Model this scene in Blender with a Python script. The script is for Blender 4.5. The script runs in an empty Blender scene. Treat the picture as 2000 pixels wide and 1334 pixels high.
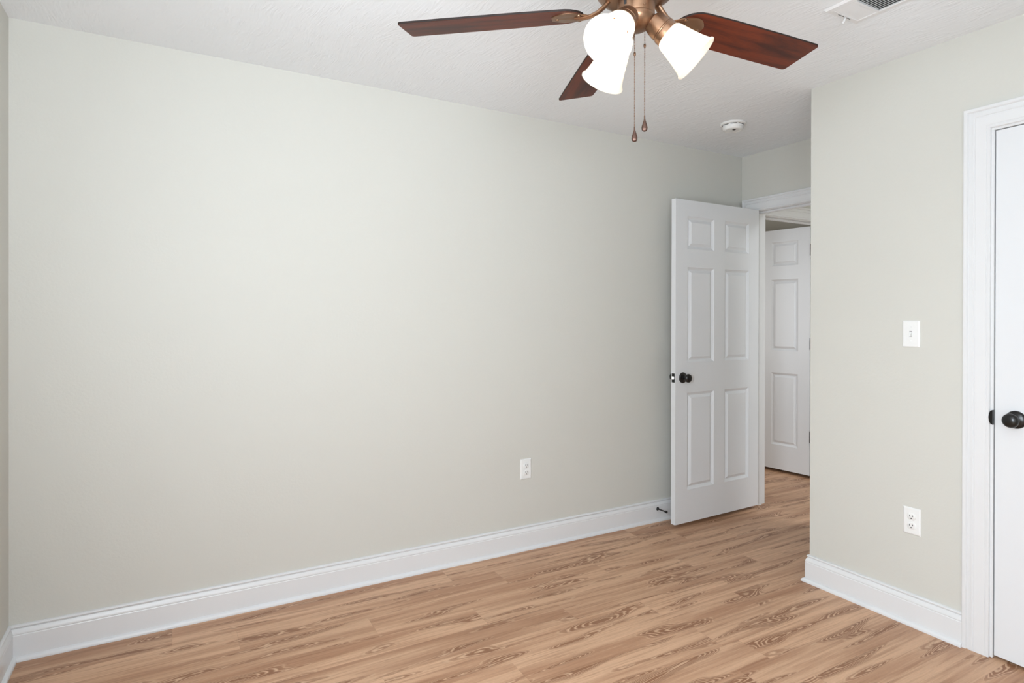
import bpy, bmesh, math, random
from mathutils import Vector, Matrix
from math import radians as R, sin, cos, pi, tan

random.seed(7)
SC = bpy.context.scene
COL = SC.collection

# ------------------------------------------------------------------ camera
HC = 1.31338
yaw, pit, rol = 0.51182, 0.00259, 0.00214
fwd = Vector((sin(yaw) * cos(pit), cos(yaw) * cos(pit), -sin(pit)))
rt = Vector((cos(yaw), -sin(yaw), 0))
up = rt.cross(fwd)
r2 = rt * cos(rol) + up * sin(rol)
u2 = -rt * sin(rol) + up * cos(rol)
cam_d = bpy.data.cameras.new('camera')
cam = bpy.data.objects.new('camera', cam_d)
COL.objects.link(cam)
M = Matrix((r2, u2, -fwd)).transposed().to_4x4()
M.translation = (0, 0, HC)
cam.matrix_world = M
cam_d.sensor_fit = 'HORIZONTAL'
cam_d.sensor_width = 36
cam_d.lens = 36 * 1176.25 / 2000
cam_d.shift_y = -(667 - 620.74) / 2000
cam_d.clip_start = 0.02
SC.camera = cam

# ------------------------------------------------------------------ colour management, world
SC.view_settings.view_transform = 'Standard'
SC.view_settings.look = 'None'
SC.view_settings.gamma = 1
SC.view_settings.use_curve_mapping = False
SC.view_settings.exposure = 0.17

W = bpy.data.worlds.new('sky')
SC.world = W
W.use_nodes = True
wn = W.node_tree.nodes
bg = wn['Background']
sky = wn.new('ShaderNodeTexSky')
sky.sky_type = 'HOSEK_WILKIE'
sky.turbidity = 3
W.node_tree.links.new(sky.outputs[0], bg.inputs[0])
bg.inputs[1].default_value = 0.6


def area(name, loc, rot, sx, sy, watts, col=(1, 1, 1), spread=180):
    d = bpy.data.lights.new(name, 'AREA')
    d.shape = 'RECTANGLE'
    d.size, d.size_y = sx, sy
    d.energy = watts
    d.color = col
    d.spread = R(spread)
    o = bpy.data.objects.new(name, d)
    o.location = loc
    o.rotation_euler = rot
    COL.objects.link(o)
    return o


# room dimensions (metres); camera stands at x=0, y=0
XL, XJ, XD = -0.5452, 2.7529, 3.508
YB, YJ, YF = 2.9237, 1.8784, -0.44
H = 2.44
TW = 0.115
WIN_L = (-0.12, 0.72, 0.66, 1.94)     # y0, y1, z0, z1 of the window in the left wall
FILL_WIN = (-0.32, 0.52, 0.66, 1.94)     # x0, x1, z0, z1 of the window added for fill behind the viewpoint
DAY = (0.90, 0.99, 1.09)
# left window daylight; the front pair is added fill, one tilted upward
area('daylight_left', (XL + 0.01, 0.30, 1.30), (0, R(-75), 0), 1.2, 0.8, 57, DAY)
area('fill_front', (0.10, YF + 0.01, 1.30), (R(75), 0, 0), 0.8, 1.2, 12, DAY)
area('fill_front_up', (0.10, YF + 0.06, 1.50), (R(130), 0, 0), 0.8, 0.6, 23, DAY, 120)
area('hall_fill', (4.15, 0.9, H - 0.03), (0, 0, 0), 0.35, 0.35, 27, (0.93, 0.99, 1.06))  # added fill below the hall ceiling, no fixture there
# added fill for the room beyond the hall; its left wall has no window
area('far_room_fill', (2.43, 4.0, 1.35), (0, R(-90), 0), 1.2, 1.0, 12, (0.98, 0.99, 1.0))



# ------------------------------------------------------------------ material helpers
class NT:
    def __init__(s, name):
        s.m = bpy.data.materials.new(name)
        s.m.use_nodes = True
        s.t = s.m.node_tree
        s.b = s.t.nodes['Principled BSDF']
        s.o = s.t.nodes['Material Output']

    def n(s, typ, **kw):
        x = s.t.nodes.new(typ)
        for k, v in kw.items():
            setattr(x, k, v)
        return x

    def l(s, a, b):
        s.t.links.new(a, b)

    def put(s, sock, v):
        if hasattr(v, 'is_output') or isinstance(v, bpy.types.NodeSocket):
            s.l(v, sock)
        else:
            sock.default_value = v

    def math(s, op, a, b=0.0, c=None, clamp=False):
        x = s.n('ShaderNodeMath', operation=op, use_clamp=clamp)
        s.put(x.inputs[0], a)
        s.put(x.inputs[1], b)
        if c is not None:
            s.put(x.inputs[2], c)
        return x.outputs[0]

    def xyz(s, x, y, z=0.0):
        c = s.n('ShaderNodeCombineXYZ')
        s.put(c.inputs[0], x)
        s.put(c.inputs[1], y)
        s.put(c.inputs[2], z)
        return c.outputs[0]

    def noise(s, vec, scale=1.0, detail=2.0, rough=0.5, dist=0.0):
        x = s.n('ShaderNodeTexNoise')
        s.l(vec, x.inputs['Vector'])
        x.inputs['Scale'].default_value = scale
        x.inputs['Detail'].default_value = detail
        x.inputs['Roughness'].default_value = rough
        x.inputs['Distortion'].default_value = dist
        return x.outputs['Fac']

    def smooth(s, v, a, b):
        x = s.n('ShaderNodeMapRange', interpolation_type='SMOOTHSTEP')
        s.put(x.inputs[0], v)
        x.inputs[1].default_value = a
        x.inputs[2].default_value = b
        return x.outputs[0]

    def mix(s, f, a, b):
        x = s.n('ShaderNodeMix', data_type='RGBA')
        s.put(x.inputs[0], f)
        s.put(x.inputs[6], a)
        s.put(x.inputs[7], b)
        return x.outputs[2]

    def bump(s, h, strength=0.2, dist=0.002):
        x = s.n('ShaderNodeBump')
        x.inputs['Strength'].default_value = strength
        x.inputs['Distance'].default_value = dist
        s.l(h, x.inputs['Height'])
        s.l(x.outputs[0], s.b.inputs['Normal'])
        return x

    def obj(s):
        return s.n('ShaderNodeTexCoord').outputs['Object']


def lin(r, g, b):
    f = lambda c: (c / 255 / 12.92) if c <= 10 else ((c / 255 + 0.055) / 1.055) ** 2.4
    return (f(r), f(g), f(b), 1)


def plain(name, col, rough=0.5, metal=0.0, spec=None, coat=0.0):
    k = NT(name)
    k.b.inputs['Base Color'].default_value = col
    k.b.inputs['Roughness'].default_value = rough
    k.b.inputs['Metallic'].default_value = metal
    if spec is not None:
        k.b.inputs['Specular IOR Level'].default_value = spec
    k.b.inputs['Coat Weight'].default_value = coat
    return k


def painted(name, col, rough, scale, strength, dist, spec=0.4):
    k = plain(name, col, rough, spec=spec)
    o = k.obj()
    h = k.noise(o, scale, 3, 0.55)
    k.bump(h, strength, dist)
    # slight unevenness of the paint film
    k.b.inputs['Base Color'].default_value = col
    return k.m


WALL = (0.647, 0.638, 0.585, 1)
MAT = {}
MAT['wall'] = painted('wall_paint', WALL, 0.55, 90, 0.25, 0.002, 0.3)
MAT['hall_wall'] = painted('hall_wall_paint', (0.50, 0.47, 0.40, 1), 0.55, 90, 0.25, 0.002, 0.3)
MAT['trim'] = painted('trim_enamel', (0.765, 0.768, 0.768, 1), 0.28, 14, 0.04, 0.001, 0.5)
MAT['door'] = painted('door_enamel', (0.76, 0.77, 0.78, 1), 0.33, 30, 0.05, 0.001, 0.5)
MAT['plastic'] = plain('white_plastic', (0.86, 0.86, 0.84, 1), 0.3).m
MAT['slot'] = plain('dark_slot', (0.02, 0.02, 0.02, 1), 0.6).m
MAT['black'] = plain('black_hardware', (0.006, 0.006, 0.006, 1), 0.28, spec=0.5).m
MAT['rubber'] = plain('black_rubber', (0.012, 0.012, 0.012, 1), 0.7).m
MAT['steel'] = plain('brushed_latch_steel', (0.6, 0.58, 0.55, 1), 0.35, 1.0).m
MAT['vent'] = plain('vent_enamel', (0.80, 0.80, 0.80, 1), 0.4).m


def ceiling_mat():
    k = plain('textured_ceiling_paint', (0.875, 0.90, 0.92, 1), 0.7, spec=0.25)
    o = k.obj()
    # short brushed ridges whose direction drifts across the ceiling
    s = k.n('ShaderNodeSeparateXYZ')
    k.l(o, s.inputs[0])
    w1 = k.noise(o, 1.6, 2, 0.5)
    w2 = k.noise(k.xyz(s.outputs[1], s.outputs[0], 5.3), 1.9, 2, 0.5)
    x = k.math('ADD', s.outputs[0], k.math('MULTIPLY', k.math('SUBTRACT', w1, 0.5), 0.16))
    y = k.math('ADD', s.outputs[1], k.math('MULTIPLY', k.math('SUBTRACT', w2, 0.5), 0.16))
    xr = k.math('ADD', k.math('MULTIPLY', x, 0.995), k.math('MULTIPLY', y, 0.10))
    yr = k.math('SUBTRACT', y, k.math('MULTIPLY', x, 0.10))
    n1 = k.noise(k.xyz(k.math('MULTIPLY', xr, 52.0), k.math('MULTIPLY', yr, 9.0)), 1.0, 1.5, 0.5, 0.5)
    ridge = k.math('SUBTRACT', 1.0, k.math('MULTIPLY', k.math('ABSOLUTE', k.math('SUBTRACT', n1, 0.5)), 7.0), clamp=True)
    patch = k.smooth(k.noise(o, 14.0, 2, 0.5), 0.42, 0.66)
    h = k.math('ADD', k.math('MULTIPLY', ridge, k.math('ADD', 0.25, k.math('MULTIPLY', patch, 0.75))), k.math('MULTIPLY', k.noise(o, 40, 2), 0.25))
    k.bump(h, 0.37, 0.0033)
    return k.m


MAT['ceiling'] = ceiling_mat()


def floor_mat():
    k = plain('oak_plank_floor', (0.5, 0.33, 0.2, 1), 0.42, spec=0.4)
    o = k.obj()
    s = k.n('ShaderNodeSeparateXYZ')
    k.l(o, s.inputs[0])
    X, Y = s.outputs[0], s.outputs[1]
    pw, pl = 0.152, 1.21
    v = k.math('DIVIDE', k.math('SUBTRACT', 2.894, Y), pw)
    row = k.math('FLOOR', v)
    wn_ = k.n('ShaderNodeTexWhiteNoise', noise_dimensions='1D')
    k.l(row, wn_.inputs['W'])
    off = k.math('MULTIPLY', wn_.outputs['Value'], pl)
    for i, d in enumerate((-0.005, 0.229, 0.737, 1.171, 0.315)):
        eq = k.math('COMPARE', row, float(i), 0.1)
        mx = k.n('ShaderNodeMix', data_type='FLOAT')
        k.l(eq, mx.inputs[0])
        k.l(off, mx.inputs[2])
        mx.inputs[3].default_value = d
        off = mx.outputs[0]
    u = k.math('DIVIDE', k.math('SUBTRACT', X, off), pl)
    pk = k.math('FLOOR', u)
    wr = k.n('ShaderNodeTexWhiteNoise', noise_dimensions='2D')
    k.l(k.xyz(row, pk), wr.inputs['Vector'])
    sr = k.n('ShaderNodeSeparateColor')
    k.l(wr.outputs['Color'], sr.inputs[0])
    gx = k.math('ADD', X, k.math('MULTIPLY', sr.outputs[0], 37.0))
    gy = k.math('ADD', Y, k.math('MULTIPLY', sr.outputs[1], 23.0))
    # figure: contours of a stretched field give cathedrals and eyes
    f = k.noise(k.xyz(k.math('MULTIPLY', gx, 2.1), k.math('MULTIPLY', gy, 15.0)), 1.0, 1.0, 0.45, 0.25)
    wob = k.noise(k.xyz(k.math('MULTIPLY', gx, 8.0), k.math('MULTIPLY', gy, 26.0)), 1.0, 3, 0.55)
    f2 = k.math('ADD', f, k.math('MULTIPLY', k.math('SUBTRACT', wob, 0.5), 0.055))
    ph = k.math('FRACT', k.math('MULTIPLY', f2, 30.0))
    tri = k.math('ABSOLUTE', k.math('SUBTRACT', k.math('MULTIPLY', ph, 2.0), 1.0))
    heart = k.smooth(f2, 0.54, 0.625)
    line = k.math('MULTIPLY', k.smooth(tri, 0.40, 0.92), k.smooth(f2, 0.53, 0.60))
    streak = k.noise(k.xyz(k.math('MULTIPLY', gx, 1.3), k.math('MULTIPLY', gy, 48.0)), 1.0, 4, 0.62, 0.35)
    mott = k.noise(k.xyz(k.math('MULTIPLY', gx, 26.0), k.math('MULTIPLY', gy, 150.0)), 1.0, 3, 0.65, 0.4)
    fine = k.noise(k.xyz(k.math('MULTIPLY', gx, 9.0), k.math('MULTIPLY', gy, 260.0)), 1.0, 3, 0.6)
    flow = k.noise(k.xyz(k.math('MULTIPLY', gx, 0.85), k.math('MULTIPLY', gy, 11.0)), 1.0, 3, 0.5, 0.3)
    c_light = lin(210, 169, 136)
    c_mid = lin(175, 131, 100)
    c_dark = lin(133, 87, 57)
    c_line = lin(222, 185, 152)
    c = k.mix(k.smooth(flow, 0.40, 0.68), c_light, c_mid)
    c = k.mix(k.math('MULTIPLY', k.smooth(streak, 0.46, 0.76), 0.50), c, c_dark)
    st2 = k.noise(k.xyz(k.math('MULTIPLY', gx, 3.2), k.math('MULTIPLY', gy, 120.0)), 1.0, 3, 0.6, 0.5)
    c = k.mix(k.math('MULTIPLY', k.smooth(st2, 0.50, 0.76), 0.40), c, c_dark)
    c = k.mix(k.math('MULTIPLY', k.smooth(k.math('SUBTRACT', 1.0, st2), 0.56, 0.76), 0.45), c, c_line)
    brk = k.smooth(k.noise(k.xyz(k.math('MULTIPLY', gx, 11.0), k.math('MULTIPLY', gy, 70.0)), 1.0, 2, 0.5), 0.22, 0.50)
    c = k.mix(k.math('MULTIPLY', heart, 0.86), c, c_dark)
    c = k.mix(k.math('MULTIPLY', k.math('MULTIPLY', line, brk), 0.75), c, c_line)
    fm = k.math('ADD', 0.76, k.math('ADD', k.math('MULTIPLY', fine, 0.22), k.math('MULTIPLY', mott, 0.26)))
    pm = k.math('ADD', 0.96, k.math('MULTIPLY', sr.outputs[2], 0.08))
    # plank seams
    fv = k.math('FRACT', v)
    ev = k.math('MULTIPLY', k.math('MINIMUM', fv, k.math('SUBTRACT', 1.0, fv)), pw)
    fu = k.math('FRACT', u)
    eu = k.math('MULTIPLY', k.math('MINIMUM', fu, k.math('SUBTRACT', 1.0, fu)), pl)
    seam = k.smooth(k.math('MINIMUM', ev, eu), 0.0, 0.0014)
    tot = k.math('MULTIPLY', k.math('MULTIPLY', fm, pm), k.math('ADD', 0.84, k.math('MULTIPLY', seam, 0.16)))
    vm = k.n('ShaderNodeVectorMath', operation='SCALE')
    k.l(c, vm.inputs[0])
    k.l(tot, vm.inputs['Scale'])
    k.l(vm.outputs[0], k.b.inputs['Base Color'])
    h = k.math('ADD', seam, k.math('MULTIPLY', fine, 0.25))
    k.bump(h, 0.12, 0.0015)
    k.l(k.math('ADD', 0.36, k.math('MULTIPLY', fine, 0.16)), k.b.inputs['Roughness'])
    return k.m


MAT['floor'] = floor_mat()


def blade_mat():
    k = plain('mahogany_blade', (0.1, 0.03, 0.015, 1), 0.42, spec=0.22)
    o = k.obj()
    s = k.n('ShaderNodeSeparateXYZ')
    k.l(o, s.inputs[0])
    v = k.xyz(k.math('MULTIPLY', s.outputs[0], 3.0), k.math('MULTIPLY', s.outputs[1], 28.0))
    n = k.noise(v, 1.0, 4, 0.6, 0.6)
    n2 = k.noise(k.xyz(k.math('MULTIPLY', s.outputs[0], 40.0), k.math('MULTIPLY', s.outputs[1], 260.0)), 1.0, 2)
    c = k.mix(k.smooth(n, 0.35, 0.68), (0.135, 0.024, 0.007, 1), (0.042, 0.009, 0.004, 1))
    c = k.mix(k.math('MULTIPLY', k.smooth(n2, 0.5, 0.75), 0.35), c, (0.05, 0.012, 0.006, 1))
    k.l(c, k.b.inputs['Base Color'])
    return k.m


MAT['blade'] = blade_mat()
MAT['blade_edge'] = plain('dark_blade_edge', (0.016, 0.010, 0.008, 1), 0.6, spec=0.2).m
bz = plain('brushed_bronze', (0.27, 0.155, 0.092, 1), 0.36, 0.9)
_n = bz.noise(bz.obj(), 60, 2)
bz.l(bz.math('ADD', 0.30, bz.math('MULTIPLY', _n, 0.12)), bz.b.inputs['Roughness'])
MAT['bronze'] = bz.m
MAT['chain'] = plain('bronze_bead_chain', (0.20, 0.115, 0.075, 1), 0.35, 0.9).m
MAT['fob'] = plain('dark_bronze_fob', (0.085, 0.045, 0.032, 1), 0.35, 0.7).m
MAT['grey_slot'] = plain('grey_slot', (0.30, 0.30, 0.30, 1), 0.6).m


def shade_mat():
    k = NT('frosted_shade_glass')
    t = k.t
    t.nodes.remove(k.b)
    d = k.n('ShaderNodeBsdfDiffuse')
    d.inputs[0].default_value = (0.9, 0.87, 0.82, 1)
    tr = k.n('ShaderNodeBsdfTranslucent')
    tr.inputs[0].default_value = (0.95, 0.90, 0.82, 1)
    g = k.n('ShaderNodeBsdfGlossy')
    g.inputs['Roughness'].default_value = 0.25
    e = k.n('ShaderNodeEmission')
    e.inputs[0].default_value = (1.0, 0.90, 0.74, 1)
    e.inputs[1].default_value = 0.10
    m1 = k.n('ShaderNodeMixShader')
    m1.inputs[0].default_value = 0.55
    k.l(d.outputs[0], m1.inputs[1])
    k.l(tr.outputs[0], m1.inputs[2])
    m2 = k.n('ShaderNodeMixShader')
    m2.inputs[0].default_value = 0.04
    k.l(m1.outputs[0], m2.inputs[1])
    k.l(g.outputs[0], m2.inputs[2])
    a = k.n('ShaderNodeAddShader')
    k.l(m2.outputs[0], a.inputs[0])
    k.l(e.outputs[0], a.inputs[1])
    k.l(a.outputs[0], k.o.inputs[0])
    return k.m


MAT['shade'] = shade_mat()
_b = plain('lit_bulb', (1, 0.95, 0.85, 1), 0.4)
_b.b.inputs['Emission Color'].default_value = (1.0, 0.90, 0.72, 1)
_b.b.inputs['Emission Strength'].default_value = 5.0
MAT['bulb'] = _b.m


def glass_mat():
    k = NT('window_glass')
    k.t.nodes.remove(k.b)
    a = k.n('ShaderNodeBsdfTransparent')
    g = k.n('ShaderNodeBsdfGlossy')
    g.inputs['Roughness'].default_value = 0.02
    m = k.n('ShaderNodeMixShader')
    m.inputs[0].default_value = 0.06
    k.l(a.outputs[0], m.inputs[1])
    k.l(g.outputs[0], m.inputs[2])
    k.l(m.outputs[0], k.o.inputs[0])
    return k.m


MAT['glass'] = glass_mat()


# ------------------------------------------------------------------ mesh helpers
def finish(name, bm, mat, parent=None, smooth=None, bevel=0.0, seg=2):
    bmesh.ops.recalc_face_normals(bm, faces=bm.faces)
    me = bpy.data.meshes.new(name)
    bm.to_mesh(me)
    bm.free()
    me.materials.append(MAT[mat])
    if smooth is not None:
        me.polygons.foreach_set('use_smooth', [True] * len(me.polygons))
        me.set_sharp_from_angle(angle=R(smooth))
    o = bpy.data.objects.new(name, me)
    COL.objects.link(o)
    if parent:
        o.parent = parent
    if bevel:
        b = o.modifiers.new('edge', 'BEVEL')
        b.width = bevel
        b.segments = seg
        b.limit_method = 'ANGLE'
        b.angle_limit = R(40)
    return o


def box(bm, x0, x1, y0, y1, z0, z1):
    v = [bm.verts.new(p) for p in ((x0, y0, z0), (x1, y0, z0), (x1, y1, z0), (x0, y1, z0), (x0, y0, z1), (x1, y0, z1), (x1, y1, z1), (x0, y1, z1))]
    for f in ((0, 3, 2, 1), (4, 5, 6, 7), (0, 1, 5, 4), (1, 2, 6, 5), (2, 3, 7, 6), (3, 0, 4, 7)):
        bm.faces.new([v[i] for i in f])
    return v


def lathe(bm, prof, mat=None, n=32, cap0=True, cap1=True):
    """prof: (radius, height) pairs turned about local z, then moved by the matrix"""
    mat = mat or Matrix()
    rings = []
    for r, h in prof:
        if r < 1e-6:
            rings.append([bm.verts.new(mat @ Vector((0, 0, h)))])
        else:
            rings.append([bm.verts.new(mat @ Vector((r * cos(2 * pi * i / n), r * sin(2 * pi * i / n), h))) for i in range(n)])
    for a, b in zip(rings, rings[1:]):
        for i in range(n):
            j = (i + 1) % n
            if len(a) == 1 and len(b) == 1:
                continue
            if len(a) == 1:
                bm.faces.new((a[0], b[i], b[j]))
            elif len(b) == 1:
                bm.faces.new((a[i], a[j], b[0]))
            else:
                bm.faces.new((a[i], a[j], b[j], b[i]))
    if cap0 and len(rings[0]) > 1:
        bm.faces.new(rings[0][::-1])
    if cap1 and len(rings[-1]) > 1:
        bm.faces.new(rings[-1])


def frame_to(axis, origin=(0, 0, 0), hint=(0, 0, 1)):
    z = Vector(axis).normalized()
    h = Vector(hint)
    if abs(z.dot(h)) > 0.99:
        h = Vector((1, 0, 0))
    x = h.cross(z).normalized()
    y = z.cross(x)
    m = Matrix((x, y, z)).transposed().to_4x4()
    m.translation = origin
    return m


def tube(bm, pts, rads, n=12, flat=None):
    """swept round (or flattened) bar through pts"""
    rings = []
    P = [Vector(p) for p in pts]
    for i, p in enumerate(P):
        t = (P[min(i + 1, len(P) - 1)] - P[max(i - 1, 0)]).normalized()
        m = frame_to(t, p)
        fl = flat[i] if flat else 1.0
        rings.append([bm.verts.new(m @ Vector((rads[i] * cos(2 * pi * k / n), rads[i] * fl * sin(2 * pi * k / n), 0))) for k in range(n)])
    for a, b in zip(rings, rings[1:]):
        for i in range(n):
            j = (i + 1) % n
            bm.faces.new((a[i], a[j], b[j], b[i]))
    bm.faces.new(rings[0][::-1])
    bm.faces.new(rings[-1])


def sweep(bm, prof, stations, closed_prof=True):
    """prof: list of (a, b); stations: list of (point, avec, bvec); caps both ends"""
    rings = []
    for p, a, b in stations:
        p, a, b = Vector(p), Vector(a), Vector(b)
        rings.append([bm.verts.new(p + a * s + b * t) for s, t in prof])
    n = len(prof)
    for r, q in zip(rings, rings[1:]):
        for i in range(n):
            j = (i + 1) % n
            bm.faces.new((r[i], r[j], q[j], q[i]))
    bm.faces.new(rings[0][::-1])
    bm.faces.new(rings[-1])


def tag(o, label=None, cat=None, group=None, kind=None):
    for k, v in (('label', label), ('category', cat), ('group', group), ('kind', kind)):
        if v:
            o[k] = v
    return o


def empty(name, loc, rz=0.0):
    o = bpy.data.objects.new(name, None)
    o.empty_display_size = 0.05
    o.location = loc
    o.rotation_euler = (0, 0, rz)
    COL.objects.link(o)
    return o


def copy_tree(o, parent=None):
    c = o.copy()
    COL.objects.link(c)
    if parent:
        c.parent = parent
    for ch in list(o.children):
        copy_tree(ch, c)
    return c


def struct(name, bm, mat, label, cat, **kw):
    return tag(finish(name, bm, mat, **kw), label, cat, kind='structure')


# ------------------------------------------------------------------ room shell
HX = 4.62          # right side of the hall
FY = 5.2           # far wall of the room beyond the hall
bm = bmesh.new()
box(bm, XL - TW, HX + 0.4, YF - TW, FY + TW, -0.06, 0.0)
struct('floor', bm, 'floor', 'warm brown oak plank floor with cathedral grain', 'floor')
bm = bmesh.new()
box(bm, XL - TW, HX + 0.4, YF - TW, FY + TW, H, H + 0.08)
struct('ceiling', bm, 'ceiling', 'white brush textured ceiling', 'ceiling')


def wall_rect(bm, fixed, f0, f1, a0, a1, holes=()):
    """wall slab; fixed axis 'x' or 'y' spans f0..f1, runs a0..a1 along the other, floor to ceiling with holes (a,b,z0,z1)"""
    def put(s0, s1, z0, z1):
        if s1 - s0 < 1e-4 or z1 - z0 < 1e-4:
            return
        if fixed == 'x':
            box(bm, f0, f1, s0, s1, z0, z1)
        else:
            box(bm, s0, s1, f0, f1, z0, z1)
    c = a0
    for h in sorted(holes):
        put(c, h[0], 0, H)
        put(h[0], h[1], 0, h[2])
        put(h[0], h[1], h[3], H)
        c = h[1]
    put(c, a1, 0, H)


JT = 0.018                      # jamb board thickness
ENT = (2.06, 2.82, 2.041)       # entry opening between jamb faces: y0, y1, head
CLO = (0.345, 1.113, 2.034)     # closet opening
HAL = (3.70, 4.49, 2.05)        # doorway at the end of the hall: x0, x1, head

bm = bmesh.new()
wall_rect(bm, 'y', YB, YB + TW, XL - TW, HX + 0.4, [(HAL[0] - JT, HAL[1] + JT, 0.0, HAL[2] + JT)])
struct('wall_back', bm, 'wall', 'long plain greige wall running behind the open white door', 'wall')
bm = bmesh.new()
wall_rect(bm, 'x', XL - TW, XL, YF - TW, YB, [WIN_L])
struct('wall_left', bm, 'wall', 'greige wall at the left edge, meeting the long wall in a corner', 'wall')
bm = bmesh.new()
wall_rect(bm, 'y', YF - TW, YF, XL, XD + TW, [FILL_WIN])
struct('wall_front', bm, 'wall', 'greige wall behind the viewpoint', 'wall')
bm = bmesh.new()
wall_rect(bm, 'x', XJ, XJ + TW, YF, YJ, [(CLO[0] - JT, CLO[1] + JT, 0.0, CLO[2] + JT)])
struct('wall_right', bm, 'wall', 'bright greige wall on the right with light switch and outlet', 'wall')
bm = bmesh.new()
wall_rect(bm, 'y', YJ - TW, YJ, XJ + TW, XD)
struct('wall_alcove', bm, 'wall', 'short greige return wall around the corner into the entry', 'wall')
bm = bmesh.new()
wall_rect(bm, 'x', XD, XD + TW, YF, YB, [(ENT[0] - JT, ENT[1] + JT, 0.0, ENT[2] + JT)])
struct('wall_entry', bm, 'wall', 'greige wall above and around the open entry doorway', 'wall')
bm = bmesh.new()
wall_rect(bm, 'x', HX, HX + TW, YF - TW, YB)
wall_rect(bm, 'y', 0.3, 0.3 + TW, XD + TW, HX)
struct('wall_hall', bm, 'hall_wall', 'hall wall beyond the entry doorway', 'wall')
bm = bmesh.new()
wall_rect(bm, 'x', HX + 0.1, HX + 0.1 + TW, YB + TW, FY)
wall_rect(bm, 'y', FY, FY + TW, 2.4, HX + 0.1 + TW)
wall_rect(bm, 'x', 2.4 - TW, 2.4, YB + TW, FY + TW)
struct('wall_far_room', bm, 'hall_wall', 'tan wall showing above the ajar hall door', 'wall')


# ------------------------------------------------------------------ baseboards
def arc(cx, cz, r, a0, a1, n):
    return [(cx + r * cos(R(a0 + (a1 - a0) * i / n)), cz + r * sin(R(a0 + (a1 - a0) * i / n))) for i in range(n + 1)]


BASE = ([(0.0, 0.0), (0.029, 0.0), (0.029, 0.004)] + arc(0.0155, 0.004, 0.0135, 8, 82, 6) + [(0.0155, 0.018),
        (0.0155, 0.0955), (0.0140, 0.0975), (0.0135, 0.0990), (0.0150, 0.1010), (0.0150, 0.1035), (0.0135, 0.1085), (0.0105, 0.1145), (0.0080, 0.1190),
        (0.0050, 0.1205), (0.0050, 0.1220), (0.0085, 0.1230)] + arc(0.0055, 0.1275, 0.0050, -40, 80, 6) + [(0.0035, 0.1338), (0.0, 0.1338)])


def baseboard(name, path, side, label):
    """path: xy polyline; side +1 puts the board on the left of the walking direction"""
    st = []
    P = [Vector((x, y, 0)) for x, y in path]
    for i, p in enumerate(P):
        ds = []
        if i > 0:
            ds.append((P[i] - P[i - 1]).normalized())
        if i < len(P) - 1:
            ds.append((P[i + 1] - P[i]).normalized())
        ns = [Vector((-d.y, d.x, 0)) * side for d in ds]
        if len(ns) == 2:
            m = (ns[0] + ns[1]).normalized()
            a = m / m.dot(ns[0])
        else:
            a = ns[0]
        if (p - Vector((XL, YB, 0))).length < 1e-4:      # inside corner: mitred
            a = Vector((1, -1, 0))
        st.append((p, a, (0, 0, 1)))
    bm = bmesh.new()
    sweep(bm, BASE, st)
    return struct(name, bm, 'trim', label, 'baseboard', smooth=32)


baseboard('baseboard_back', [(XL, YB), (XD, YB)], -1, 'long white moulded baseboard along the plain greige wall')
baseboard('baseboard_left', [(XL, YF), (XL, YB)], -1, 'white baseboard at the left edge, meeting the long one in the corner')
baseboard('baseboard_right', [(XD, YJ), (XJ, YJ), (XJ, CLO[1] + 0.006 + 0.0895)], -1, 'white baseboard wrapping the wall corner below the right outlet')
baseboard('baseboard_front', [(XL, YF), (XJ, YF)], 1, 'white baseboard behind the viewpoint')
baseboard('baseboard_hall', [(HX, 0.42), (HX, YB)], 1, 'white baseboard on the hall side')

# ------------------------------------------------------------------ door casings and jambs
CASE = [(0.0, 0.0), (0.0, 0.0085), (0.002, 0.0105), (0.0065, 0.0112), (0.0095, 0.0105), (0.0105, 0.0095), (0.0125, 0.0095), (0.0135, 0.0110), (0.030, 0.0120),
        (0.0475, 0.0128), (0.0495, 0.0115), (0.0515, 0.0115), (0.0535, 0.0140), (0.0560, 0.0145), (0.0625, 0.0120), (0.0690, 0.0115), (0.0705, 0.0100),
        (0.0725, 0.0105), (0.0745, 0.0155), (0.0770, 0.0175), (0.0860, 0.0175), (0.0885, 0.0160), (0.0895, 0.0130), (0.0895, 0.0)]


def casing(name, axis, plane, nrm, a0, a1, zt, label, width=0.0895):
    """U-shaped moulding round an opening a0..a1 (already including the reveal), head at zt; nrm is the wall's outward direction sign"""
    k = width / 0.0895
    prof = [(u * k, t) for u, t in CASE]
    def P(a, z):
        return (plane, a, z) if axis == 'x' else (a, plane, z)
    def V(a, z):
        return (0, a, z) if axis == 'x' else (a, 0, z)
    N = (nrm, 0, 0) if axis == 'x' else (0, nrm, 0)
    st = [(P(a0, 0.0), V(-1, 0), N), (P(a0, zt), V(-1, 1), N), (P(a1, zt), V(1, 1), N), (P(a1, 0.0), V(1, 0), N)]
    bm = bmesh.new()
    sweep(bm, prof, st)
    return struct(name, bm, 'trim', label, 'door casing', smooth=30)


def jamb(name, axis, p0, p1, a0, a1, zt, stop, label):
    """jamb boards lining the opening between wall planes p0..p1, with a door stop strip at stop..stop+"""
    bm = bmesh.new()
    def b(q0, q1, s0, s1, z0, z1):
        if axis == 'x':
            box(bm, q0, q1, s0, s1, z0, z1)
        else:
            box(bm, s0, s1, q0, q1, z0, z1)
    b(p0, p1, a0 - JT, a0, 0, zt)
    b(p0, p1, a1, a1 + JT, 0, zt)
    b(p0, p1, a0 - JT, a1 + JT, zt, zt + JT)
    s0, s1 = stop
    b(s0, s1, a0, a0 + 0.011, 0, zt)
    b(s0, s1, a1 - 0.011, a1, 0, zt)
    b(s0, s1, a0 + 0.011, a1 - 0.011, zt - 0.011, zt)
    return struct(name, bm, 'trim', label, 'door frame', bevel=0.0015, seg=1)


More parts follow.
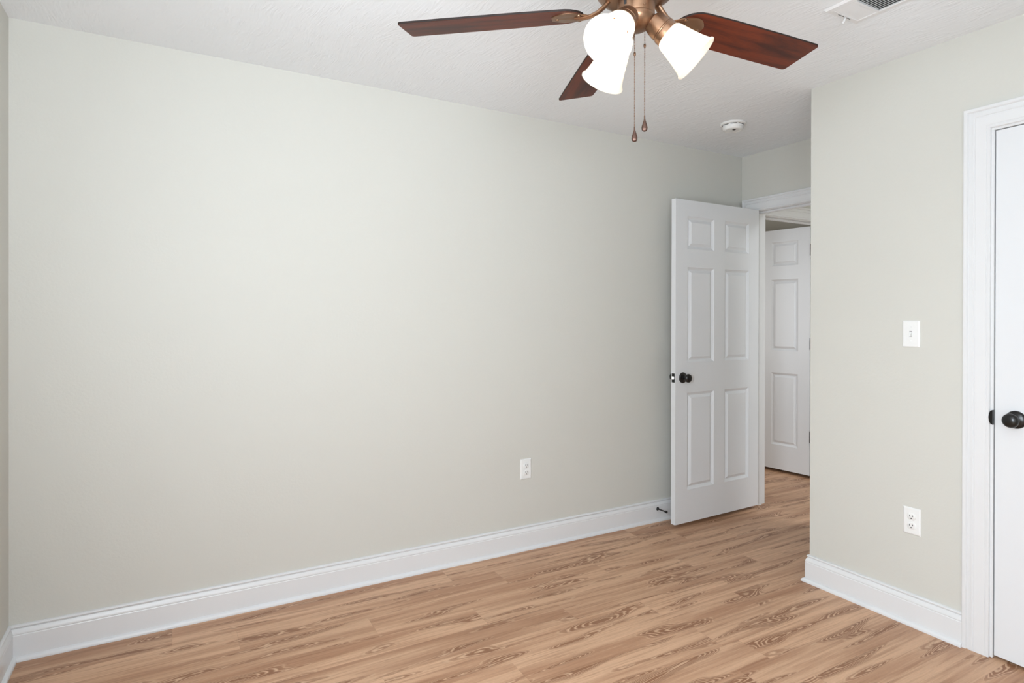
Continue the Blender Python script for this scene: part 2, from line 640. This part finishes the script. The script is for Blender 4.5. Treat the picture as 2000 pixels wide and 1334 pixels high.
RV = 0.0045
casing('trim_1', 'x', XD, -1, ENT[0] - RV, ENT[1] + RV, ENT[2] + 0.003, 'white moulded casing around the open entry doorway', 0.0875)
casing('trim_2', 'x', XD + TW, 1, ENT[0] - RV, ENT[1] + RV, ENT[2] + 0.003, 'white casing on the hall side of the entry doorway', 0.0875)
jamb('trim_3', 'x', XD, XD + TW, ENT[0], ENT[1], ENT[2], (XD + 0.037, XD + 0.073), 'white door frame lining the open entry doorway')
casing('trim_4', 'x', XJ, -1, CLO[0] - 0.0095, CLO[1] + 0.0095, CLO[2] + 0.0095, 'white moulded casing around the closed door at right')
closet_frame = jamb('trim_5', 'x', XJ, XJ + TW, CLO[0], CLO[1], CLO[2], (XJ + 0.040, XJ + 0.075), 'white door frame of the closed door at right')
casing('trim_6', 'y', YB, -1, HAL[0] - RV, HAL[1] + RV, HAL[2] + RV, 'white casing of the doorway at the end of the hall')
jamb('trim_7', 'y', YB, YB + TW, HAL[0], HAL[1], HAL[2], (YB + 0.042, YB + 0.078), 'white door frame at the end of the hall')
casing('trim_8', 'y', YB + TW, 1, HAL[0] - RV, HAL[1] + RV, HAL[2] + RV, 'white casing on the far side of the hall doorway')

# strike plate lip on the closet frame
bm = bmesh.new()
zc = 0.929
pr = [(-0.0285, 0.000), (-0.024, 0.007), (-0.015, 0.0115), (0.0, 0.013), (0.015, 0.0115), (0.024, 0.007), (0.0285, 0.000)]
vs0 = [bm.verts.new((XJ - 0.0135, CLO[1] - 0.002 + b, zc + a)) for a, b in pr]
vs1 = [bm.verts.new((XJ + 0.0, CLO[1] - 0.002 + b * 0.6, zc + a)) for a, b in pr]
bm.faces.new(vs0)
bm.faces.new(vs1[::-1])
for i in range(len(pr)):
    j = (i + 1) % len(pr)
    bm.faces.new((vs0[i], vs1[i], vs1[j], vs0[j]))
o = finish('strike_plate', bm, 'black', closet_frame)
o['label'] = 'black strike plate lip'

# ------------------------------------------------------------------ doors
PX = ((0.104, 0.347), (0.450, 0.691))
PZ = ((0.2041, 0.8112), (0.9993, 1.5968), (1.7114, 1.9136))


def leaf_bm(w, h, t, flip=False):
    """six panel leaf: x 0..w from the lock edge, y 0 (front) .. t (back), z 0..h"""
    k = w / 0.793
    xs = sorted({0.0, w} | {a * k for p in PX for a in p})
    zs = sorted({0.0, h} | {a * h / 2.0155 for p in PZ for a in p})
    pcx = [(a * k, b * k) for a, b in PX]
    pcz = [(a * h / 2.0155, b * h / 2.0155) for a, b in PZ]
    bm = bmesh.new()
    for y, s in ((0.0, 1), (t, -1)):
        cache = {}
        def V(x, z, d=0.0):
            key = (round(x, 5), round(z, 5), round(d, 5))
            if key not in cache:
                cache[key] = bm.verts.new((x, y + s * d, z))
            return cache[key]
        for i in range(len(xs) - 1):
            for j in range(len(zs) - 1):
                x0, x1, z0, z1 = xs[i], xs[i + 1], zs[j], zs[j + 1]
                isp = any(abs(a - x0) < 1e-6 and abs(b - x1) < 1e-6 for a, b in pcx) and any(abs(a - z0) < 1e-6 and abs(b - z1) < 1e-6 for a, b in pcz)
                if not isp:
                    bm.faces.new((V(x0, z0), V(x1, z0), V(x1, z1), V(x0, z1)))
                    continue
                prev = [V(x0, z0), V(x1, z0), V(x1, z1), V(x0, z1)]
                for ins, dep in ((0.0020, 0.0020), (0.0060, 0.0050), (0.0150, 0.0105), (0.0175, 0.0112), (0.0195, 0.0105), (0.0340, 0.0028), (0.0355, 0.0016)):
                    cur = [V(x0 + ins, z0 + ins, dep), V(x1 - ins, z0 + ins, dep), V(x1 - ins, z1 - ins, dep), V(x0 + ins, z1 - ins, dep)]
                    for q in range(4):
                        r = (q + 1) % 4
                        bm.faces.new((prev[q], prev[r], cur[r], cur[q]))
                    prev = cur
                bm.faces.new(prev)
    # edges
    def ring(y):
        return [(0, y, 0), (w, y, 0), (w, y, h), (0, y, h)]
    e = {}
    f0 = [bm.verts.new(p) for p in ring(0.0)]
    f1 = [bm.verts.new(p) for p in ring(t)]
    for q in range(4):
        r = (q + 1) % 4
        bm.faces.new((f0[q], f0[r], f1[r], f1[q]))
    bmesh.ops.remove_doubles(bm, verts=bm.verts, dist=1e-5)
    return bm


KNOB = [(0.0335, 0.0), (0.0335, 0.003), (0.0315, 0.0065), (0.0240, 0.0095), (0.0160, 0.0110), (0.0125, 0.0135), (0.0120, 0.0250), (0.0135, 0.0285), (0.0200, 0.0325),
        (0.0252, 0.0385), (0.0268, 0.0450), (0.0255, 0.0515), (0.0205, 0.0570), (0.0120, 0.0602), (0.0, 0.0612)]


def knob(parent, loc, axis):
    bm = bmesh.new()
    lathe(bm, KNOB, frame_to(axis, loc), 36, cap0=True, cap1=False)
    o = finish('door_knob', bm, 'black', parent, smooth=40)
    o['label'] = 'round black door knob'
    return o


def hinge(parent, x, y, z, plate_dir):
    bm = bmesh.new()
    lathe(bm, [(0.0, -0.047), (0.004, -0.047), (0.0058, -0.0445), (0.0058, 0.0445), (0.004, 0.047), (0.0, 0.047)], Matrix.Translation((x, y, z)), 14)
    px, py = plate_dir
    box(bm, min(x, x + px), max(x, x + px), min(y, y + py), max(y, y + py), z - 0.0445, z + 0.0445)
    o = finish('hinge', bm, 'black', parent, smooth=40)
    o['label'] = 'black butt hinge'
    return o


def latch(parent, y0, z):
    """latch plate on the lock edge x=0 of a leaf, with its spring bolt"""
    bm = bmesh.new()
    box(bm, -0.0012, 0.003, y0 - 0.0125, y0 + 0.0125, z - 0.0285, z + 0.0285)
    p = finish('latch_plate', bm, 'black', parent, bevel=0.002)
    p['label'] = 'black latch plate'
    bm = bmesh.new()
    vs = [bm.verts.new(q) for q in ((-0.001, y0 - 0.0065, z - 0.009), (-0.001, y0 + 0.0075, z - 0.009), (-0.011, y0 + 0.0075, z - 0.009), (-0.010, y0 + 0.003, z - 0.009),
                                    (-0.001, y0 - 0.0065, z + 0.009), (-0.001, y0 + 0.0075, z + 0.009), (-0.011, y0 + 0.0075, z + 0.009), (-0.010, y0 + 0.003, z + 0.009))]
    for f in ((0, 1, 2, 3), (4, 7, 6, 5), (0, 4, 5, 1), (1, 5, 6, 2), (2, 6, 7, 3), (3, 7, 4, 0)):
        bm.faces.new([vs[i] for i in f])
    b = finish('latch_bolt', bm, 'steel', p)
    b['label'] = 'pale steel spring bolt'


# entry door, open against the long wall
A = Vector((2.6945, 2.740, 0.0264))
B = Vector((3.4870, 2.765, 0.0264))
d1 = tag(empty('door_1', A, math.atan2(B.y - A.y, B.x - A.x)), 'white six panel entry door standing open in front of the long wall', 'door', kind='structure')
finish('door_leaf', leaf_bm(0.793, 2.0155, 0.035), 'door', d1)
kz = 0.9335 - A.z
knob(d1, (0.0640, 0.0, kz), (0, -1, 0))
knob(d1, (0.0640, 0.035, kz), (0, 1, 0))
latch(d1, 0.0175, kz)
for z in (0.25, 1.02, 1.80):
    hinge(d1, 0.799, 0.036, z, (-0.006, -0.03))

# closet door, closed, flush in its frame
d2 = tag(empty('door_2', (XJ + 0.003, CLO[1] - 0.004, 0.0125), R(-90)), 'closed white door with round black knob at the right edge', 'door', kind='structure')
finish('door_leaf', leaf_bm(0.760, 2.018, 0.035), 'door', d2)
kz = 0.929 - 0.0125
knob(d2, (0.0665, 0.0, kz), (0, -1, 0))
knob(d2, (0.0665, 0.035, kz), (0, 1, 0))

# hall door, ajar into the room beyond; local x runs from its lock edge to its hinge edge
hp = Vector((4.485, 3.066, 0.0275))
ang = R(7.5)
dirv = Vector((-sin(ang), cos(ang), 0))
lk = hp + dirv * 0.762
d3 = tag(empty('door_3', lk, math.atan2(-dirv.y, -dirv.x)), 'white panelled hall door ajar beyond the entry doorway', 'door', kind='structure')
finish('door_leaf', leaf_bm(0.762, 2.019, 0.035), 'door', d3)
for zz in (0.340, 1.095, 1.855):
    hinge(d3, 0.766, 0.002, zz - 0.0275, (0.004, 0.028))

# ------------------------------------------------------------------ windows out of frame (the one behind the viewpoint is added for fill)
def window(name, axis, plane, sgn, a0, a1, z0, z1, label):
    """double-hung sash window set in the wall"""
    w = tag(empty(name, (0, 0, 0)), label, 'window', kind='structure')
    def bb(bm, q0, q1, s0, s1, zz0, zz1):
        q0, q1 = sorted((plane + sgn * q0, plane + sgn * q1))
        if axis == 'x':
            box(bm, q0, q1, s0, s1, zz0, zz1)
        else:
            box(bm, s0, s1, q0, q1, zz0, zz1)
    f = 0.05
    bm = bmesh.new()
    bb(bm, 0.03, 0.10, a0, a0 + f, z0, z1)
    bb(bm, 0.03, 0.10, a1 - f, a1, z0, z1)
    bb(bm, 0.03, 0.10, a0 + f, a1 - f, z0, z0 + f)
    bb(bm, 0.03, 0.10, a0 + f, a1 - f, z1 - f, z1)
    zm = (z0 + z1) / 2
    bb(bm, 0.04, 0.08, a0 + f, a1 - f, zm - 0.02, zm + 0.02)
    finish('window_frame', bm, 'trim', w, bevel=0.002)
    bm = bmesh.new()
    bb(bm, 0.055, 0.059, a0 + f, a1 - f, z0 + f, zm - 0.02)
    finish('pane', bm, 'glass', w)
    bm = bmesh.new()
    bb(bm, 0.055, 0.059, a0 + f, a1 - f, zm + 0.02, z1 - f)
    finish('pane', bm, 'glass', w)
    bm = bmesh.new()
    bb(bm, -0.03, 0.03, a0 - 0.03, a1 + 0.03, z0 - 0.02, z0)
    finish('window_sill', bm, 'trim', w, bevel=0.003)


window('window_1', 'x', XL, -1, *WIN_L, 'white sash window in the left wall')
window('fill_window_2', 'y', YF, -1, *FILL_WIN, 'white sash window added behind the viewpoint for fill light')

# ------------------------------------------------------------------ wall plates
def plate_bm(w=0.070, h=0.1143, t=0.0055):
    """wall plate in local coordinates: x across, z up, y=-t at the face, bevelled rim"""
    bm = bmesh.new()
    rings = []
    for ins, y in ((0.0, 0.0), (0.0, -0.0018), (0.0025, -0.0042), (0.0060, -t)):
        rings.append([bm.verts.new((sx * (w / 2 - ins), y, sz * (h / 2 - ins))) for sx, sz in ((-1, -1), (1, -1), (1, 1), (-1, 1))])
    for a, b in zip(rings, rings[1:]):
        for i in range(4):
            j = (i + 1) % 4
            bm.faces.new((a[i], a[j], b[j], b[i]))
    bm.faces.new(rings[0])
    bm.faces.new(rings[-1])
    return bm


def screw(parent, z, y):
    bm = bmesh.new()
    lathe(bm, [(0.0, 0.0), (0.0032, 0.0), (0.0030, 0.0009), (0.0, 0.0013)], frame_to((0, -1, 0), (0, y, z)), 14)
    box(bm, -0.0005, 0.0005, y - 0.0015, y - 0.0009, z - 0.0026, z + 0.0026)
    return finish('plate_screw', bm, 'plastic', parent, smooth=30)


def outlet(name, loc, rz, label):
    t = tag(empty(name, loc, rz), label, 'outlet', 'white duplex wall outlets')
    finish('wall_plate', plate_bm(), 'plastic', t)
    for zc in (0.0195, -0.0195):
        bm = bmesh.new()
        # duplex face: round with flattened top and bottom
        pts = []
        for i in range(40):
            a = 2 * pi * i / 40
            pts.append((0.0172 * cos(a), max(-0.0140, min(0.0140, 0.0172 * sin(a)))))
        r0 = [bm.verts.new((x, -0.0050, zc + z)) for x, z in pts]
        r1 = [bm.verts.new((x, -0.0078, zc + z)) for x, z in pts]
        r2_ = [bm.verts.new((x * 0.95, -0.0084, zc + z * 0.95)) for x, z in pts]
        for a, b in ((r0, r1), (r1, r2_)):
            for i in range(40):
                j = (i + 1) % 40
                bm.faces.new((a[i], a[j], b[j], b[i]))
        bm.faces.new(r2_)
        bm.faces.new(r0[::-1])
        s = finish('socket', bm, 'plastic', t, smooth=35)
        for x, hh in ((-0.0063, 0.0085), (0.0063, 0.0068)):
            bm = bmesh.new()
            box(bm, x - 0.0011, x + 0.0011, -0.0086, -0.0082, zc + 0.0035 - hh / 2, zc + 0.0035 + hh / 2)
            finish('slot', bm, 'slot', s)
        bm = bmesh.new()
        lathe(bm, [(0.0, 0.0082), (0.0026, 0.0082), (0.0026, 0.0086), (0.0, 0.0086)], frame_to((0, -1, 0), (0, 0, zc - 0.0075)), 16)
        finish('ground_hole', bm, 'slot', s)
    screw(t, 0.0, -0.0055)
    return t


outlet('wall_outlet', (1.7325, YB, 0.4524), 0.0, 'white duplex outlet on the long plain wall above its baseboard')
outlet('wall_outlet', (XJ, 1.4037, 0.4418), R(-90), 'white duplex outlet directly below the light switch')

ls = tag(empty('light_switch', (XJ, 1.4098, 1.2413), R(-90)), 'white toggle light switch beside the closed door', 'light switch')
finish('wall_plate', plate_bm(), 'plastic', ls)
bm = bmesh.new()
box(bm, -0.0052, 0.0052, -0.0058, -0.0052, -0.0120, 0.0120)
finish('toggle_slot', bm, 'grey_slot', ls)
bm = bmesh.new()
v = [bm.verts.new(p) for p in ((-0.0046, -0.004, -0.0108), (0.0046, -0.004, -0.0108), (0.0046, -0.004, 0.0108), (-0.0046, -0.004, 0.0108),
                               (-0.0036, -0.0175, -0.0105), (0.0036, -0.0175, -0.0105), (0.0036, -0.0150, -0.0015), (-0.0036, -0.0150, -0.0015))]
for f in ((0, 3, 2, 1), (4, 5, 6, 7), (0, 1, 5, 4), (1, 2, 6, 5), (2, 3, 7, 6), (3, 0, 4, 7)):
    bm.faces.new([v[i] for i in f])
finish('toggle', bm, 'plastic', ls, bevel=0.0008)
for z in (0.0301, -0.0301):
    screw(ls, z, -0.0055)

# ------------------------------------------------------------------ door stop on the baseboard
ds = tag(empty('door_stop', (2.708, YB - 0.0155, 0.0800)), 'black rigid door stop on the baseboard beside the open door', 'door stop')
axis = Vector((0.010, -0.0745, -0.003))
bm = bmesh.new()
lathe(bm, [(0.0, 0.0), (0.0115, 0.0), (0.0115, 0.002), (0.0085, 0.0065), (0.0045, 0.0085), (0.0042, 0.060), (0.0048, 0.062)], frame_to(axis), 20)
finish('stop_rod', bm, 'black', ds, smooth=35)
bm = bmesh.new()
lathe(bm, [(0.0, 0.0605), (0.0062, 0.0605), (0.0078, 0.066), (0.0078, 0.0735), (0.0065, 0.0755), (0.0, 0.0755)], frame_to(axis), 20)
o = finish('rubber_tip', bm, 'rubber', ds, smooth=35)

# ------------------------------------------------------------------ smoke detector
sd = tag(empty('smoke_detector', (2.845, 2.436, H)), 'round white smoke detector on the ceiling by the entry', 'smoke detector')
bm = bmesh.new()
lathe(bm, [(0.0, 0.0), (0.071, 0.0), (0.072, -0.003), (0.071, -0.008), (0.066, -0.0115), (0.0605, -0.0125), (0.0, -0.0125)], None, 48)
finish('mounting_base', bm, 'plastic', sd, smooth=30)
bm = bmesh.new()
lathe(bm, [(0.0, -0.0125), (0.0580, -0.0125), (0.0580, -0.0155), (0.0595, -0.0160), (0.0600, -0.0180), (0.0575, -0.0290), (0.0530, -0.0375), (0.0460, -0.0410),
           (0.0440, -0.0400), (0.0300, -0.0405), (0.0, -0.0415)], None, 48)
hs = finish('sensor_housing', bm, 'plastic', sd, smooth=30)
bm = bmesh.new()
for i in range(8):
    a = 2 * pi * i / 8
    m = Matrix.Rotation(a, 4, 'Z')
    vs = box(bm, 0.0575, 0.0603, -0.017, 0.017, -0.0152, -0.0130)
    for v in vs:
        v.co = m @ v.co
finish('vent_slots', bm, 'slot', hs)
bm = bmesh.new()
lathe(bm, [(0.0, -0.0405), (0.0095, -0.0405), (0.0095, -0.0420), (0.0080, -0.0432), (0.0, -0.0432)], Matrix.Translation((-0.012, -0.018, 0)), 20)
o = finish('test_button', bm, 'slot', hs, smooth=30)
o['label'] = 'grey test button'

# ------------------------------------------------------------------ ceiling register
VX0, VX1, VY0, VY1 = 2.081, 2.276, 1.018, 1.372
vr = tag(empty('ceiling_vent', ((VX0 + VX1) / 2, (VY0 + VY1) / 2, H)), 'white louvred air vent in the ceiling beside the ceiling fan', 'vent')
hx, hy = (VX1 - VX0) / 2, (VY1 - VY0) / 2
FR = 0.026
bm = bmesh.new()
def ring4(ix, z):
    return [bm.verts.new((sx * (hx - ix), sy * (hy - ix), z)) for sx, sy in ((-1, -1), (1, -1), (1, 1), (-1, 1))]
rs = [ring4(0.0, 0.0), ring4(0.0, -0.0020), ring4(0.006, -0.0075), ring4(FR - 0.002, -0.0085), ring4(FR, -0.0075), ring4(FR, 0.0)]
for a, b in zip(rs, rs[1:]):
    for i in range(4):
        j = (i + 1) % 4
        bm.faces.new((a[i], a[j], b[j], b[i]))
for i in range(4):
    j = (i + 1) % 4
    bm.faces.new((rs[0][i], rs[-1][i], rs[-1][j], rs[0][j]))
# cross bars separating the end louvres from the middle ones
end = 0.070
yE = hy - FR - end
for s in (1, -1):
    y0, y1 = sorted((s * yE, s * (yE - 0.010)))
    box(bm, -hx + FR, hx - FR, y0, y1, -0.0085, -0.001)
finish('vent_frame', bm, 'vent', vr)
bm = bmesh.new()
box(bm, -hx + FR, hx - FR, -hy + FR, hy - FR, -0.0012, -0.0004)
finish('duct_opening', bm, 'slot', vr)
def louvre(bm, c, along, half, wid, tilt, z=-0.0052):
    """one sheet-metal blade; along 'x' or 'y'"""
    m = Matrix.Translation((c[0], c[1], z)) @ (Matrix.Rotation(tilt, 4, 'X') if along == 'x' else Matrix.Rotation(tilt, 4, 'Y'))
    if along == 'x':
        vs = box(bm, -half, half, -wid / 2, wid / 2, -0.0005, 0.0005)
    else:
        vs = box(bm, -wid / 2, wid / 2, -half, half, -0.0005, 0.0005)
    for v in vs:
        v.co = m @ v.co
n_end = 5
for s in (1, -1):
    for i in range(n_end):
        bm = bmesh.new()
        y = s * (yE + (i + 0.5) * end / n_end)
        louvre(bm, (0, y), 'x', hx - FR, end / n_end * 1.02, R(-10) * s)
        finish('louvre', bm, 'vent', vr)
n_mid = 11
wm = 2 * (hx - FR)
for i in range(n_mid):
    bm = bmesh.new()
    x = -hx + FR + (i + 0.5) * wm / n_mid
    louvre(bm, (x, 0), 'y', yE - 0.010, 0.0075, R(-38))
    finish('louvre', bm, 'vent', vr)
bm = bmesh.new()
box(bm, -0.036, 0.036, hy - 0.0185, hy - 0.0165, -0.0089, -0.0060)
finish('lever_slot', bm, 'slot', vr)
bm = bmesh.new()
tube(bm, [(0.004, hy - 0.0175, -0.006), (0.004, hy - 0.0175, -0.014), (0.004, hy - 0.0145, -0.022), (0.003, hy - 0.010, -0.029)], [0.0028, 0.0028, 0.003, 0.0034], 8, [2.0, 1.6, 1.2, 1.0])
finish('lever', bm, 'vent', vr, smooth=40)

# ------------------------------------------------------------------ ceiling fan
fan = tag(empty('ceiling_fan', (1.052, 1.215, H)), 'five blade ceiling fan with bronze body, mahogany blades and three lit frosted shades', 'ceiling fan')
bm = bmesh.new()
lathe(bm, [(0.0, 0.0), (0.075, 0.0), (0.075, -0.035), (0.080, -0.055), (0.110, -0.075), (0.125, -0.100), (0.127, -0.150), (0.125, -0.215), (0.120, -0.245), (0.112, -0.262),
           (0.103, -0.280), (0.094, -0.290), (0.073, -0.302), (0.055, -0.304), (0.0, -0.304)], None, 56)
finish('motor_housing', bm, 'bronze', fan, smooth=35)
bm = bmesh.new()
lathe(bm, [(0.0, -0.300), (0.0460, -0.300), (0.0480, -0.302), (0.0480, -0.3400), (0.0472, -0.3430), (0.0482, -0.3450), (0.0486, -0.3500), (0.0475, -0.3560), (0.0440, -0.3630),
           (0.0370, -0.3710), (0.0280, -0.3770), (0.0170, -0.3805), (0.0080, -0.3815), (0.0, -0.3818)], None, 48)
sh = finish('switch_housing', bm, 'bronze', fan, smooth=30)
va = math.atan2(-1.215, -1.052)          # towards the viewpoint
bm = bmesh.new()
vs = box(bm, 0.0470, 0.0486, -0.0035, 0.0035, -0.3280, -0.3160)
m = Matrix.Rotation(va - R(34), 4, 'Z')
for v in vs:
    v.co = m @ v.co
finish('reverse_switch', bm, 'slot', sh)
for dz, da in ((-0.334, 26), (-0.334, 146), (-0.334, 266)):
    a = va + R(da)
    bm = bmesh.new()
    lathe(bm, [(0.0, 0.0), (0.0036, 0.0), (0.0032, 0.0016), (0.0, 0.0024)], frame_to((cos(a), sin(a), 0), (0.0478 * cos(a), 0.0478 * sin(a), dz)), 12)
    finish('housing_screw', bm, 'bronze', sh, smooth=40)

ZB = 2.111 - H
# blade: built along local +x, its own object turned to each bearing
def blade_outline():
    pts = []
    r0, r1, w = 0.135, 0.631, 0.065
    # root: rounded, widening to full width
    for i in range(0, 13):
        a = pi / 2 + pi * i / 12
        pts.append((r0 + 0.062 + 0.062 * cos(a), 0.0585 * sin(a)))
    # bottom edge outward, small corner radii at the tip
    pts.append((0.30, -0.0625))
    pts.append((0.50, -w))
    rc = 0.010
    for i in range(5):
        a = -pi / 2 + (pi / 2) * i / 4
        pts.append((r1 - rc + rc * cos(a), -w + rc + rc * sin(a)))
    for i in range(5):
        a = (pi / 2) * i / 4
        pts.append((r1 - rc + rc * cos(a), w - rc + rc * sin(a)))
    pts.append((0.50, w))
    pts.append((0.30, 0.0625))
    return pts


PITCH = R(-10.9)
bm = bmesh.new()
ol = blade_outline()
lo = [bm.verts.new((x, y, -0.0030)) for x, y in ol]
hi = [bm.verts.new((x, y, 0.0030)) for x, y in ol]
bm.faces.new(lo[::-1])
bm.faces.new(hi)
for i in range(len(ol)):
    j = (i + 1) % len(ol)
    bm.faces.new((lo[i], lo[j], hi[j], hi[i]))
Rx = Matrix.Rotation(PITCH, 4, 'X')
blade0 = finish('blade', bm, 'blade', fan, bevel=0.0010)
blade0.data.materials.append(MAT['blade_edge'])
for pl_ in blade0.data.polygons:
    if abs(pl_.normal.z) < 0.5:
        pl_.material_index = 1
blade0.location = (0, 0, ZB)
# blade iron: cast arm that leaves the motor, drops and spreads under the blade root
bm = bmesh.new()
Ri = Rx.inverted()
arm = [(0.050, 0.0, 0.050), (0.066, 0.0, 0.036), (0.082, 0.0, 0.018), (0.100, 0.0, 0.003), (0.120, 0.0, -0.005), (0.140, 0.0, -0.0085), (0.160, 0.0, -0.0085)]
tube(bm, [Ri @ Vector(p) for p in arm], [0.0105, 0.0105, 0.0100, 0.0095, 0.0100, 0.0115, 0.0120], 14, [0.62, 0.62, 0.62, 0.62, 0.55, 0.45, 0.35])
# spoon plate with a raised centre rib and tapered tip
NS = 14
rows = []
for i in range(NS + 1):
    t = i / NS
    x = 0.122 + 0.098 * t
    hw = 0.040 * (sin(pi * min(1.0, t * 0.62 + 0.06)) ** 0.8) * (1 - 0.55 * max(0, (t - 0.55) / 0.45) ** 2)
    if i == NS:
        hw = 0.014
    row = []
    for s in (-1, -0.8, -0.5, -0.28, -0.12, 0, 0.12, 0.28, 0.5, 0.8, 1):
        z = -0.0050 - 0.0022 * (1 - abs(s) ** 4) - 0.0030 * math.exp(-(s / 0.16) ** 2) * (1 - t) + 0.0012 * math.exp(-((abs(s) - 0.36) / 0.12) ** 2)
        row.append((x, s * hw, z))
    rows.append(row)
bot = [[bm.verts.new(p) for p in r] for r in rows]
top = [[bm.verts.new((p[0], p[1], -0.0030)) for p in r] for r in rows]
for g in (bot, top):
    for i in range(NS):
        for j in range(10):
            bm.faces.new((g[i][j], g[i + 1][j], g[i + 1][j + 1], g[i][j + 1]))
for i in range(NS):
    for j in (0, 10):
        bm.faces.new((bot[i][j], bot[i + 1][j], top[i + 1][j], top[i][j]))
for i in (0, NS):
    for j in range(10):
        bm.faces.new((bot[i][j], bot[i][j + 1], top[i][j + 1], top[i][j]))
for x, y in ((0.148, 0.022), (0.148, -0.022), (0.206, 0.0)):
    lathe(bm, [(0.0055, 0.0), (0.0050, 0.0022), (0.0030, 0.0035), (0.0, 0.0038)], frame_to((0, 0, -1), (x, y, -0.0060)), 14, cap0=True, cap1=False)
iron = finish('blade_iron', bm, 'bronze', blade0, smooth=40)
iron['label'] = 'bronze blade bracket'
bearings = [141.1 + 72 * k for k in range(5)]
for k, b in enumerate(bearings):
    o = blade0 if k == 0 else copy_tree(blade0, fan)
    o.rotation_euler = (PITCH, 0, R(b))
    o.rotation_mode = 'XYZ'

# lamps: holder, bell shade, bulb, on three bearings
TILT = R(47)
def lamp_parts():
    m = Matrix.Rotation(0, 4, 'Z')
    base = Vector((0.043, 0, -0.360))
    ax = Vector((sin(TILT), 0, -cos(TILT)))
    bm = bmesh.new()
    fm = frame_to(ax, base)
    lathe(bm, [(0.0, -0.006), (0.0200, -0.006), (0.0265, -0.001), (0.0295, 0.010), (0.0315, 0.024), (0.0322, 0.032), (0.0308, 0.0335), (0.0308, 0.0360), (0.0335, 0.0375), (0.0342, 0.0400), (0.0342, 0.0520), (0.0305, 0.0525), (0.0290, 0.044), (0.0, 0.044)], fm, 36)
    h = finish('lamp_holder', bm, 'bronze', fan, smooth=30)
    h['label'] = 'bronze lamp holder'
    S = 0.052
    prof = [(0.0285, 0.0), (0.0300, 0.0005), (0.0330, 0.0025), (0.0365, 0.0065), (0.0388, 0.0120), (0.0402, 0.0200), (0.0430, 0.0350), (0.0465, 0.0520), (0.0500, 0.0670), (0.0535, 0.0800), (0.0565, 0.0890),
            (0.0578, 0.0930), (0.0590, 0.0945), (0.0612, 0.0955), (0.0624, 0.0975), (0.0622, 0.1005), (0.0604, 0.1020), (0.0585, 0.1015)]
    inner = [(r - 0.0032, hh) for r, hh in prof[-6::-1]]
    bm = bmesh.new()
    lathe(bm, prof + [(0.0565, 0.0990)] + inner, frame_to(ax, base + ax * (S - 0.002)), 44, cap0=False, cap1=False)
    s = finish('lamp_shade', bm, 'shade', h, smooth=60)
    s['label'] = 'frosted white bell shade'
    bm = bmesh.new()
    lathe(bm, [(0.0125, -0.006), (0.0130, 0.014), (0.0170, 0.024), (0.0235, 0.036), (0.0268, 0.048), (0.0262, 0.060), (0.0215, 0.070), (0.0120, 0.0765), (0.0, 0.0785)], frame_to(ax, base + ax * 0.040), 24, cap1=False)
    b = finish('light_bulb', bm, 'bulb', h, smooth=60)
    b['label'] = 'glowing bulb'
    return h


lamp0 = lamp_parts()
for k, b in enumerate((-37.0, 87.0, 203.0)):
    o = lamp0 if k == 0 else copy_tree(lamp0, fan)
    o.rotation_euler = (0, 0, R(b))

# pull chains
def chain(x, y, z0, z1, zfob, conn):
    bm = bmesh.new()
    n = int(round((z0 - z1) / 0.0040))
    for i in range(n + 1):
        z = z0 + (z1 - z0) * i / n
        bmesh.ops.create_icosphere(bm, subdivisions=1, radius=0.00165, matrix=Matrix.Translation((x, y, z)))
    lathe(bm, [(0.0004, z0), (0.0004, z1)], Matrix.Translation((x, y, 0)), 5)
    lathe(bm, [(0.0, conn + 0.006), (0.0028, conn + 0.004), (0.0032, conn), (0.0028, conn - 0.004), (0.0, conn - 0.006)], Matrix.Translation((x, y, 0)), 10)
    c = finish('pull_chain', bm, 'chain', fan, smooth=50)
    c['label'] = 'beaded bronze pull chain'
    bm = bmesh.new()
    L = 0.036
    pr = [(0.0, 0.0), (0.0016, 0.0), (0.0018, -0.008), (0.0026, -0.011), (0.0045, -0.017), (0.0066, -0.024), (0.0078, -0.030), (0.0072, -0.0355), (0.0045, -0.0390), (0.0, -0.0405)]
    lathe(bm, pr, Matrix.Translation((x, y, zfob)) @ Matrix.Rotation(va, 4, 'Z') @ Matrix.Diagonal((0.55, 1, 1, 1)), 24)
    f = finish('chain_fob', bm, 'fob', c, smooth=50)
    f['label'] = 'teardrop bronze fob'


sxv = Vector((cos(va + pi / 2), sin(va + pi / 2), 0))   # screen-right direction at the fan
fv = Vector((cos(va), sin(va), 0))
p1 = fv * 0.012 - sxv * 0.003
p2 = sxv * 0.0225 + fv * 0.004
chain(p1.x, p1.y, -0.380, 1.808 - H, 1.806 - H, 1.994 - H)
chain(p2.x, p2.y, -0.374, 1.836 - H, 1.834 - H, 2.017 - H)
